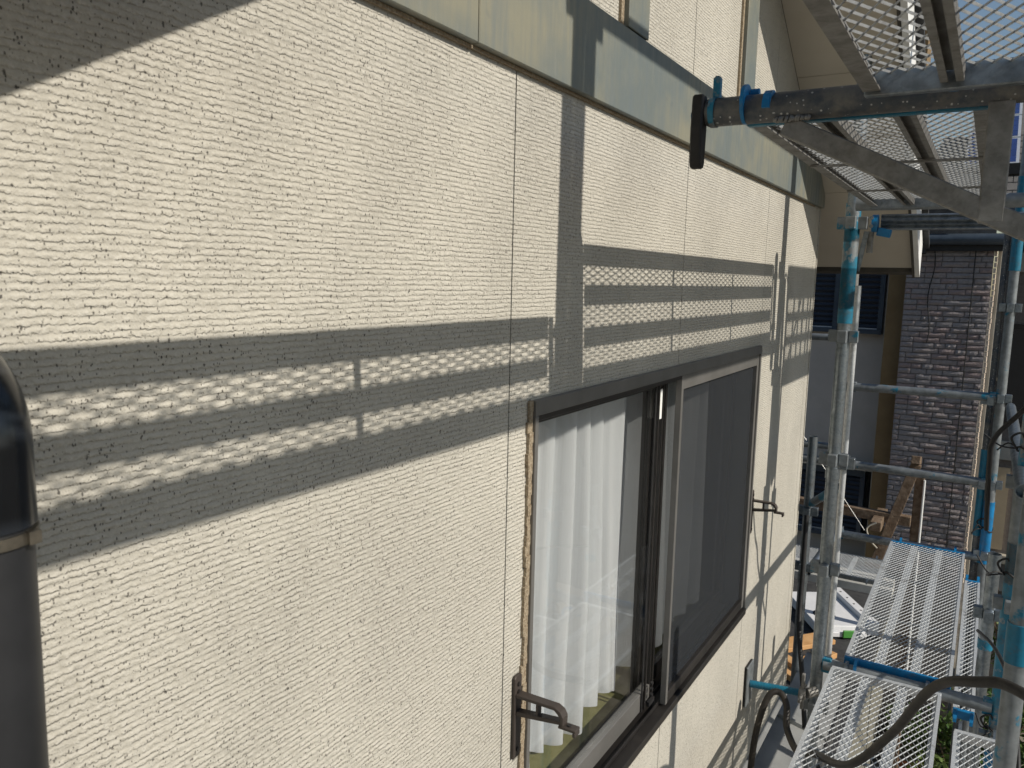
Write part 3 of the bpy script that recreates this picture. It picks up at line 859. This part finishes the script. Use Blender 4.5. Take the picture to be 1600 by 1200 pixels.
def pocket(mb, x, y, z, s=.030, w=.034, h=.046, r=.0243):
    """four wedge pockets round a standard"""
    for ang in range(4):
        a = ang * math.pi / 2
        cx_, cy_ = x + math.cos(a) * (r + s * .42), y + math.sin(a) * (r + s * .42)
        dxv, dyv = math.cos(a), math.sin(a)
        mb.bar((cx_ - dxv * s * .55, cy_ - dyv * s * .55, z), (cx_ + dxv * s * .55, cy_ + dyv * s * .55, z), w, h)
def post(label, x, y, z0, z1, mat='galvanised', pockets=(), sleeves=(), pk_mat=None, r=.0243, name='scaffold_post', hollow=True, patches=()):
    t = thing(name, label, 'scaffold post', (x, y, z0), 'scaffold posts'); L = Vector((x, y, z0))
    o = MB().cyl((x, y, z0), (x, y, z1), r, 20, hollow).build('tube', mat, t); o.location = -L
    for z in pockets:
        mb = MB(); pocket(mb, x, y, z, r=r); o = mb.build('wedge_pockets', pk_mat or mat, t, .0015); o.location = -L
    for (z, h, mt) in sleeves:
        o = MB().cyl((x, y, z), (x, y, z + h), r + .0035, 20).build('sleeve', mt, t); o.location = -L
    return t
# inner post at the second bay joint
post('inner scaffold post with worn blue paint standing close to the wall corner', .252, YB2, -4.9, 1.5, 'galvanised', (.235, -.195, -.68, -1.13, -1.72), ((-.145, .21, 'blue_paint'), (-.09, .40, 'blue_worn'), (-.76, .045, 'galvanised'), (-1.21, .05, 'galvanised'), (.165, .045, 'blue_worn')), 'blue_mostly_bare')
post('outer scaffold post with blue sleeves right of the walkway decks', .885, YB2, -4.9, 2.6, 'blue_worn', (-1.13, -.68, -1.66), ((-1.45, .55, 'blue_paint'), (-1.05, .4, 'blue_mostly_bare'), (-2.3, .6, 'blue_clean')), 'blue_mostly_bare')
post('bare steel post left of the blue-sleeved outer post', .832, YB2 + .33, -4.9, -1.05, 'galvanised', (-1.30,), ((-1.45, .04, 'blue_worn'),), 'galvanised')
post('short thick grey tube with open top at the right edge', .860, 2.2, -2.4, -.445, 'blue_mostly_bare', (), ((-.90, .10, 'blue_paint'),), hollow=True)
post('far scaffold post at the outer end of the three cross pipes', .822, YB3, -4.9, 2.4, 'blue_mostly_bare', (-.6, -1.09, -1.5, -.1), ((-1.55, .36, 'blue_clean'), (.1, .5, 'blue_paint')), 'galvanised')
post('grimy far post just left of the far outer post', .775, YB3 + .02, -4.9, .30, 'grimy', (-.62, -1.1), ((-1.4, .5, 'blue_paint'),), 'galvanised', r=.017)
post('short steel post with open top beside the house corner', -.03, 4.45, -4.9, -.815, 'galvanised', (-1.23, -1.55), ((-1.64, .05, 'galvanised'),), 'galvanised')
post('thin far post behind the inner post', .02, YB3, -4.9, 1.0, 'dull_steel', (-.60, -1.08, -1.5), (), 'galvanised')
post('pale thin post just right of the inner post', .272, 3.42, -1.60, .0, 'galvanised_bright', (-.72,), (), 'galvanised', r=.012)
# uprights above the near bracket, out of frame but casting the wide upright shadow
post('upright scaffold post above the near bracket, shadow on the wall', .86, 1.355, .315, 2.6, 'galvanised', (1.12,), (), 'galvanised', r=.0255)
post('second upright scaffold post above the near bracket', .95, 1.402, .315, 2.6, 'galvanised', (1.17,), (), 'galvanised', r=.0255)

def pipe(label, a, b, mat, r=.0213, name='scaffold_pipe', ends=None, cat='scaffold pipe'):
    a = Vector(a); b = Vector(b)
    t = thing(name, label, cat, a, 'scaffold pipes')
    o = MB().cyl(a, b, r, 18, True).build('tube', mat, t); o.location = -a
    if ends:
        d = (b - a).normalized()
        for p, s in ((a, 1), (b, -1)):
            mb = MB(); q = p + d * s * .012; mb.bar(p - d * s * .012, p + d * s * .030, .030, .060)
            o = mb.build('wedge_end', ends, t, .002); o.location = -a
    return t
pipe('top cross pipe in front of the brick wall', (.05, YB3, -.605), (.80, YB3, -.598), 'blue_mostly_bare', .0243, ends='blue_mostly_bare')
pipe('middle blue-grey cross pipe in front of the brick wall', (-.70, YB3, -1.075), (.80, YB3, -1.086), 'blue_mostly_bare', .0243, ends='blue_worn')
pipe('lowest cross pipe carrying the far end of the walkway deck', (.045, YB3, -1.525), (.81, YB3, -1.522), 'galvanised', .0243, ends='blue_worn')
pipe('blue cross pipe carrying the joint between the two walkway decks', (.275, YB2, -1.535), (.865, YB2, -1.535), 'blue_mostly_bare', .0243, ends='blue_worn')
pipe('short pipe behind the short post near the corner', (-.75, YB3, -1.0), (.0, YB3, -.985), 'blue_mostly_bare', .0213)
pipe('blue slanting pipe between the corner post and inner post', (-.01, 4.43, -1.18), (.185, 3.99, -.96), 'blue_worn', .0213)
pipe('grey slanting pipe below the blue slanting one', (-.02, 4.50, -1.60), (.06, YB3 - .05, -1.48), 'galvanised', .0213)
pipe('pale blue pipe crossing left of the inner post at eye level', (-.62, 5.3, -.335), (-.02, 5.3, -.325), 'blue_mostly_bare', .0213)
pipe('handrail pipe over the far deck, its shadow on the band', (.90, YB1 - .03, 1.16), (.90, YB2 - .03, 1.16), 'galvanised', .0243)
pipe('outer ledger pipe along the deck edge', (.91, -.39, .405), (.91, YB2 - .03, .405), 'galvanised', .0243)
pipe('far dark pipe across at the outer far bay', (.86, YB2 + .02, .262), (1.5, YB2 + .02, .250), 'blue_mostly_bare', .0243)

pipe('grey handrail pipe running away along the right edge at waist height', (.872, 2.95, -.64), (.872, YB3 - .05, -.64), 'galvanised', .0243)
# corrugated ledger at the second bay joint
cl_ = thing('ribbed_ledger', 'ribbed galvanised ledger beam with blue end clamp on inner post', 'ledger', (.33, YB2 + .05, .21))
CL = Vector((.33, YB2 + .05, .21))
mb = MB()
prof = [(0, .0), (.006, .004), (.0, .012), (.008, .018), (.0, .026), (.008, .034), (.002, .046), (.010, .052), (.002, .058), (.0, .058)]
pr2 = [(YB2 + .05 - u, .212 + w) for u, w in prof] + [(YB2 + .085, .27), (YB2 + .085, .212)]
mb.poly_prism(pr2, lambda u, w: (.345, u, w), (1.1, 0, 0))
o = mb.build('beam', 'galvanised', cl_); o.location = -CL
mb = MB(); mb.cyl((.318, YB2 + .03, .235), (.338, YB2 + .03, .235), .033, 16); mb.bar((.338, YB2 + .03, .205), (.385, YB2 + .03, .195), .03, .03)
o = mb.build('end_clamp', 'blue_clean', cl_, .002); o.location = -CL
for dz in (.015, -.015):
    o = MB().cyl((.318, YB2 + .028, .238 + dz), (.318, YB2 + -.008, .238 + dz), .007, 10).build('bolt', 'galvanised', cl_); o.location = -CL
o = MB().cyl((.315, YB2 + .03, .205), (.315, YB2 + .03, .125), .0115, 12).build('wedge_pin', 'dull_steel', cl_); o.location = -CL
o = MB().bar((.302, YB2 + .02, .205), (.278, YB2 + .02, .055), .006, .018).build('wedge_tongue', 'galvanised', cl_); o.location = -CL

# near bracket with lever
br = thing('scaffold_bracket', 'paint-splattered blue-grey bracket pipe with hanging lever at its end', 'bracket', (.27, YB1, .30))
BL = Vector((.27, YB1, .30))
def brp(mb, name, mat, bev=0):
    o = mb.build(name, mat, br, bev); o.location = -BL; return o
zc_ = .300
brp(MB().tube([(.262, YB1, zc_), (.268, YB1, zc_), (1.02, YB1, zc_)], .0243, 28, rads=[.020, .0243, .0243]), 'pipe', 'grimy')
brp(MB().cyl((.330, YB1, zc_ + .009), (.336, YB1, zc_ + .009), .0335, 28), 'flange', 'blue_clean', .0015)
brp(MB().cyl((.3375, YB1 + .012, zc_ + .030), (.352, YB1 + .012, zc_ + .030), .007, 10), 'flange_bolt', 'blue_clean')
# lever: bent strip hanging from the end
lv = MB().poly_prism([(-.013, .020), (-.011, .030), (.011, .030), (.013, .020), (.016, -.03), (.013, -.088), (.008, -.098), (-.008, -.098), (-.013, -.088), (-.016, -.03)], lambda u, w: (.243, YB1 - .012 + u, zc_ + w), (.021, 0, 0))
brp(lv, 'lever', 'rubber', .003)
brp(MB().cyl((.240, YB1 - .010, zc_ - .005), (.262, YB1 - .010, zc_ - .005), .008, 14), 'lever_pivot', 'blue_clean')
brp(MB().poly_prism([(.274, .020), (.274, .058), (.278, .062), (.284, .062), (.287, .058), (.287, .020)], lambda u, w: (u, YB1 - .006, zc_ + w), (0, .012, 0)), 'stop_tab', 'blue_worn', .001)
brp(MB().tube([(.272, YB1, zc_), (.282, YB1, zc_)], .0262, 24), 'end_collar', 'blue_worn')
# leg and diagonal brace (flat rectangular tube)
brp(MB().box(.700, .735, YB1 - .0125, YB1 + .0125, .100, zc_ - .020), 'leg', 'dull_steel', .002)
brp(MB().bar((.402, YB1, zc_ - .032), (1.02, YB1, -.035), .024, .034), 'brace', 'dull_steel', .002)
brp(MB().box(.985, 1.035, YB1 - .025, YB1 + .025, -.12, .36), 'mounting_bar', 'dull_steel', .002)
wl = MB()
for k in range(16):
    a = .385 + .055 * k / 15; r_ = .004 + random.uniform(0, .003)
    wl.cyl((a, YB1 - .013 + random.uniform(-.002, .002), zc_ - .0225), (a + .004, YB1 - .013, zc_ - .024), r_, 7)
brp(wl, 'weld_seam', 'dull_steel')
# far bracket under second joint (x-direction pipe carrying the upper deck)
pipe('cross pipe carrying the far end of the overhead deck', (.275, 3.178, .296), (.86, 3.178, .296), 'blue_mostly_bare', .0243)

# wall jack
jk = thing('wall_jack', 'blue threaded wall jack with square plate pressed on the wall', 'jack', (.01, 3.16, -1.64))
JL = Vector((.01, 3.16, -1.64))
def jkp(mb, name, mat, bev=0):
    o = mb.build(name, mat, jk, bev); o.location = -JL; return o
pm = MB()
pm.poly_prism([(-.048, -.088), (.048, -.088), (.048, .088), (-.048, .088)], lambda u, w: (.009, 3.16 + u, -1.645 + w), (.006, 0, 0))
jkp(pm, 'plate', 'blue_mostly_bare', .002)
jkp(MB().poly_prism([(-.048, -.085), (.048, -.085), (.048, .088), (-.048, .088)], lambda u, w: (.0025, 3.16 + u, -1.645 + w), (.006, 0, 0)), 'rubber_pad', 'rubber', .002)
th = MB(); n = 34
pts = []; rads = []
for k in range(n * 2 + 1):
    pts.append((.015 + .205 * k / (2 * n), 3.16 + .02 * k / (2 * n), -1.645 + .012 * k / (2 * n))); rads.append(.0165 if k % 2 else .0132)
th.tube(pts, .015, 18, rads=rads)
jkp(th, 'threaded_rod', 'blue_paint')
nut = MB().cyl((.206, 3.18, -1.633), (.232, 3.18, -1.633), .024, 6); nut.bar((.219, 3.18, -1.70), (.219, 3.18, -1.55), .016, .012); nut.bar((.219, 3.115, -1.640), (.219, 3.24, -1.626), .012, .014)
jkp(nut, 'wing_nut', 'dull_steel', .002)
jkp(MB().cyl((.233, 3.185, -1.632), (.262, 3.22, -1.632), .020, 14), 'clamp', 'dull_steel')

# hose and cables
def smooth(pts, n=10):
    P = [Vector(p) for p in pts]; out = []
    for i in range(len(P) - 1):
        p0 = P[max(i - 1, 0)]; p1 = P[i]; p2 = P[i + 1]; p3 = P[min(i + 2, len(P) - 1)]
        for k in range(n):
            t = k / n
            out.append(.5 * ((2 * p1) + (-p0 + p2) * t + (2 * p0 - 5 * p1 + 4 * p2 - p3) * t * t + (-p0 + 3 * p1 - 3 * p2 + p3) * t ** 3))
    out.append(P[-1]); return out
def cable(name, label, pts, r, mat='rubber', n=12, cat='cable'):
    o = MB().tube(smooth(pts), r, n).build(name, mat)
    return tag(o, label, cat)
cable('hose', 'thick black hose looping over the lower mesh deck', [(1.05, 1.70, -.86), (.86, 1.93, -.855), (.78, 2.02, -.895), (.69, 2.18, -1.01), (.60, 2.34, -1.245), (.485, 2.44, -1.44), (.36, 2.62, -1.545), (.275, 2.84, -1.69), (.205, 2.98, -1.69), (.185, 3.05, -1.635), (.150, 3.08, -1.606), (.112, 3.06, -1.625), (.085, 3.02, -1.75), (.075, 3.0, -1.93), (.08, 2.96, -2.10), (.12, 2.90, -2.19)], .0125, 'hose_rubber', 14, 'hose')
cable('power_cable', 'black cable crossing diagonally at the right edge beside posts', [(1.05, 3.02, -.10), (.855, 3.10, -.395), (.782, 3.15, -.51), (.775, 3.2, -.62), (.79, 3.4, -.9)], .0085)
cable('power_cable', 'black cable sagging behind the short corner post', [(.0, 4.25, -1.2), (.01, 4.2, -1.5), (.03, 4.1, -1.75), (.10, 3.9, -1.95), (.15, 3.75, -2.10)], .012)
cable('power_cable', 'thin black cable arching between outer posts at the bottom right', [(.80, 3.5, -1.34), (.85, 3.1, -1.24), (.89, 2.75, -1.22), (.91, 2.5, -1.32), (.92, 2.3, -1.5)], .0065)
def tie(label, x, y, z, r=.03, tails=2):
    mb = MB()
    mb.tube([(x + r * math.cos(a), y + r * math.sin(a), z + .012 * math.sin(2 * a)) for a in [2 * math.pi * k / 16 for k in range(17)]], .004, 6)
    for k in range(tails):
        a = random.uniform(2.2, 4.2); ln = random.uniform(.05, .11)
        mb.tube(smooth([(x + r * math.cos(a), y + r * math.sin(a), z), (x + (r + ln * .5) * math.cos(a), y + (r + ln * .5) * math.sin(a), z + random.uniform(-.03, .03)), (x + (r + ln) * math.cos(a), y + (r + ln) * math.sin(a), z + random.uniform(-.06, .05))], 4), .003, 5)
    mb.tube(smooth([(x - r, y - .01, z), (x - r - .02, y - .02, z + .04), (x - r + .01, y - .02, z + .06), (x - r + .03, y - .01, z + .01)], 5), .004, 6)
    tag(mb.build('cord_tie', 'rubber'), label, 'cord tie', 'black cord ties')
tie('black cord tied on the blue outer post above the handrail', .885, YB2, -.56, .031)
tie('black cord tied on the blue outer post beside the farther deck', .885, YB2, -1.02, .031, 3)
tie('black cord tied on the outer post at the bottom right', .885, YB2, -1.62, .031)
tie('black cord tied on the far outer post', .822, YB3, -1.35, .03)

# steel brace wire
tag(MB().tube([(-.35, 5.6, -.95), (.14, 5.6, -1.62)], .0022, 6).build('brace_wire', 'wire'), 'thin bright wire running down past the inner post', 'wire')

# ================================================================== YARD / ROOF CLUTTER
tf = thing('timber_frame', 'weathered old timber posts and beam in front of the brick wall', 'timber frame', (.2, 7.5, -4.9))
TL = Vector((.2, 7.5, -4.9))
def tfp(mb, name, mat='wood_old'):
    o = mb.build(name, mat, tf, .004); o.location = -TL; return o
tfp(MB().bar((.05, 7.45, -2.45), (.300, 7.55, -1.52), .085, .075, (0, 1, 0)), 'leaning_post')
tfp(MB().bar((.335, 7.62, -4.9), (.335, 7.62, -1.62), .075, .07, (0, 1, 0)), 'post')
tfp(MB().bar((-1.6, 7.50, -1.98), (.30, 7.50, -2.02), .075, .085), 'beam')
tfp(MB().bar((.05, 7.25, -2.05), (.05, 7.75, -2.05), .085, .085), 'cross_piece')
tfp(MB().bar((.30, 7.42, -1.46), (.30, 7.62, -1.50), .07, .07), 'top_block')
tfp(MB().tube(smooth([(.06, 7.20, -2.0), (-.01, 7.19, -2.06), (.03, 7.18, -2.16), (.08, 7.2, -2.22)], 5), .008, 6), 'rope', 'pale_board')
tfp(MB().cyl((.374, 7.58, -4.0), (.374, 7.58, -1.66), .010, 8), 'white_pole', 'white_paint')  # thin pole in white along the edge of the post

au = thing('air_conditioner', 'white plastic outdoor unit panel lying on the dark low roof', 'panel', (-.36, 7.85, -3.2))
rot = Euler((0, 0, R(32)))
def aup(mb, name, mat, bev=.006):
    o = mb.build(name, mat, au, bev); o.rotation_euler = rot; return o
aup(MB().box(-.26, .20, -.40, .40, .012, .10), 'body', 'plastic_white')
aup(MB().box(.205, .30, -.42, .42, .02, .145), 'end_cap', 'plastic_white')
aup(MB().box(-.24, .18, -.45, -.405, .012, .06), 'foot', 'plastic_white')
aup(MB().box(-.24, .18, .405, .45, .012, .06), 'foot', 'plastic_white')
aup(MB().cyl((-.10, -.15, .1005), (-.10, -.15, .104), .10, 20), 'grille', 'shutter', 0)
for k in range(5): aup(MB().cyl((.25, -.30 + .15 * k, .1455), (.25, -.30 + .15 * k, .148), .010, 8), 'screw', 'charcoal_pipe', 0)
aup(MB().box(-.05, .10, -.47, -.452, .012, .085), 'green_clip', 'plastic_green')
def plank(label, x, y, z, L, w, h, a, tilt=0, mat='wood_new'):
    o = MB().box(-w / 2, w / 2, -L / 2, L / 2, 0, h).build('plank', mat, None, .003)
    o.location = (x, y, z); o.rotation_euler = (R(tilt), 0, R(a))
    return tag(o, label, 'plank', 'fresh timber planks on the low roof')
plank('fresh orange plank lying farthest back on the low roof', -.46, 7.10, -3.20, .62, .19, .04, -38)
plank('fresh orange plank in the middle of the pile on the low roof', -.34, 6.72, -3.20, .70, .13, .045, -24)
plank('fresh orange plank crossing the front of the pile on the low roof', -.32, 6.38, -3.20, .42, .11, .05, 58)
plank('short fresh plank on top of the pile on the low roof', -.38, 6.52, -3.149, .36, .09, .04, 52)

# things on the ground under the decks
tag(MB().box(-.45, .05, 8.15, 8.75, -4.89, -4.35).build('storage_crate', 'tarp_blue', None, .02), 'blue storage crate on the ground under the nearest deck', 'crate')
def pot(label, x, y, r, h, mat):
    t = thing('flower_pot', label, 'flower pot', (x, y, -4.89), 'flower pots in the yard')
    MB().tube([(0, 0, 0), (0, 0, h * .85), (0, 0, h * .86), (0, 0, h)], r, 20, rads=[r * .72, r * .95, r * 1.08, r * 1.08]).build('pot', mat, t)
    MB().cyl((0, 0, h * .98), (0, 0, h * 1.005), r * .95, 18).build('soil', 'ground_soil', t)
    lf = MB(); rr = random.Random(int(x * 100))
    for k in range(90):
        a = rr.uniform(0, 6.28); q = rr.uniform(0, 1) ** .5 * r * 1.4; z = h + rr.uniform(.02, .28)
        c = Vector((q * math.cos(a), q * math.sin(a), z)); u = Vector((rr.uniform(-1, 1), rr.uniform(-1, 1), rr.uniform(-.4, .8))).normalized() * .05
        w = u.cross(Vector((rr.uniform(-1, 1), rr.uniform(-1, 1), 1))).normalized() * .018
        lf.add([c - u, c + w, c + u, c - w], [(0, 1, 2, 3)])
    kind(lf.build('foliage', 'leaf_b', t), 'stuff')
pot('terracotta pot seen through the nearest deck, left one', .40, 8.45, .16, .22, 'terracotta')
pot('terracotta pot seen through the nearest deck, right one', .62, 8.10, .13, .20, 'terracotta')
pot('pale pink pot near the base of the brick wall', .33, 8.82, .12, .22, 'pink_plastic')
tag(MB().box(.05, .26, 8.3, 8.85, -4.885, -4.84).build('paving_slab', 'slab_old', None, .006), 'weathered paving slab on the ground beside the brick wall foot', 'slab', 'slabs in the yard')
tag(MB().box(.46, 1.0, 8.65, 8.93, -4.885, -4.83).build('paving_slab', 'concrete', None, .006), 'grey paving slab at the brick wall foot near the shrubs', 'slab', 'slabs in the yard')
tag(MB().box(.72, 1.25, 7.2, 8.0, -4.885, -4.835).build('board', 'wood_new', None, .004), 'sunlit orange board on the ground by the shrubs', 'board')
def shrub(label, x, y, h, r, n, mat, seed):
    t = thing('shrub', label, 'shrub', (x, y, -4.9), 'shrubs in the yard'); rr = random.Random(seed)
    st = MB()
    for k in range(7):
        a = rr.uniform(0, 6.28); st.tube([(0, 0, 0), (r * .3 * math.cos(a), r * .3 * math.sin(a), h * .5), (r * .7 * math.cos(a), r * .7 * math.sin(a), h * .9)], .012, 5, rads=[.014, .009, .004])
    st.build('stems', 'wood_old', t)
    lf = MB()
    cl = [(rr.gauss(0, r * .45), rr.gauss(0, r * .45), h * rr.uniform(.25, .95), r * rr.uniform(.2, .45)) for _ in range(14)]
    for k in range(n):
        c0 = rr.choice(cl); c = Vector((c0[0] + rr.gauss(0, c0[3] * .6), c0[1] + rr.gauss(0, c0[3] * .6), max(.05, c0[2] + rr.gauss(0, c0[3] * .6))))
        u = Vector((rr.uniform(-1, 1), rr.uniform(-1, 1), rr.uniform(-.5, .9))).normalized() * rr.uniform(.03, .055)
        w = u.cross(Vector((rr.uniform(-1, 1), rr.uniform(-1, 1), 1))).normalized() * .018
        lf.add([c - u, c + w, c + u, c - w], [(0, 1, 2, 3)])
    kind(lf.build('foliage', mat, t), 'stuff')
shrub('low green shrub between the two nearest decks', .80, 8.4, .75, .34, 1500, 'leaf_a', 5)
shrub('taller green shrub behind the outer post at the right edge', 1.30, 9.9, 1.9, .5, 2600, 'leaf_b', 9)
shrub('green shrub at the right of the yard by the orange board', 1.15, 8.7, 1.0, .4, 1500, 'leaf_a', 14)

# unseen guard added below the landing so its bars shade the wall near the corner
sg = thing('shadow_guard', 'barred stair guard below the landing, its shadow near the house corner', 'shadow guard', (1.1, 3.4, .45))
def sgp(mb, name, mat):
    o = mb.build(name, mat, sg); o.location = -Vector((1.1, 3.4, .45)); return o
sgp(MB().box(1.105, 1.125, 3.36, 4.30, .745, .835), 'top_rail', 'galvanised')
sgp(MB().box(1.105, 1.125, 3.36, 4.30, .375, .45), 'bottom_rail', 'galvanised')
for k, yb_ in enumerate((3.37, 3.50, 3.60, 3.70, 3.80, 3.86)):
    sgp(MB().box(1.107, 1.123, yb_, yb_ + .030, .45, .745), 'bar', 'galvanised')
sgp(MB().bar((1.115, 3.45, .46), (1.115, 3.66, .74), .012, .03, (1, 0, 0)), 'brace', 'galvanised')
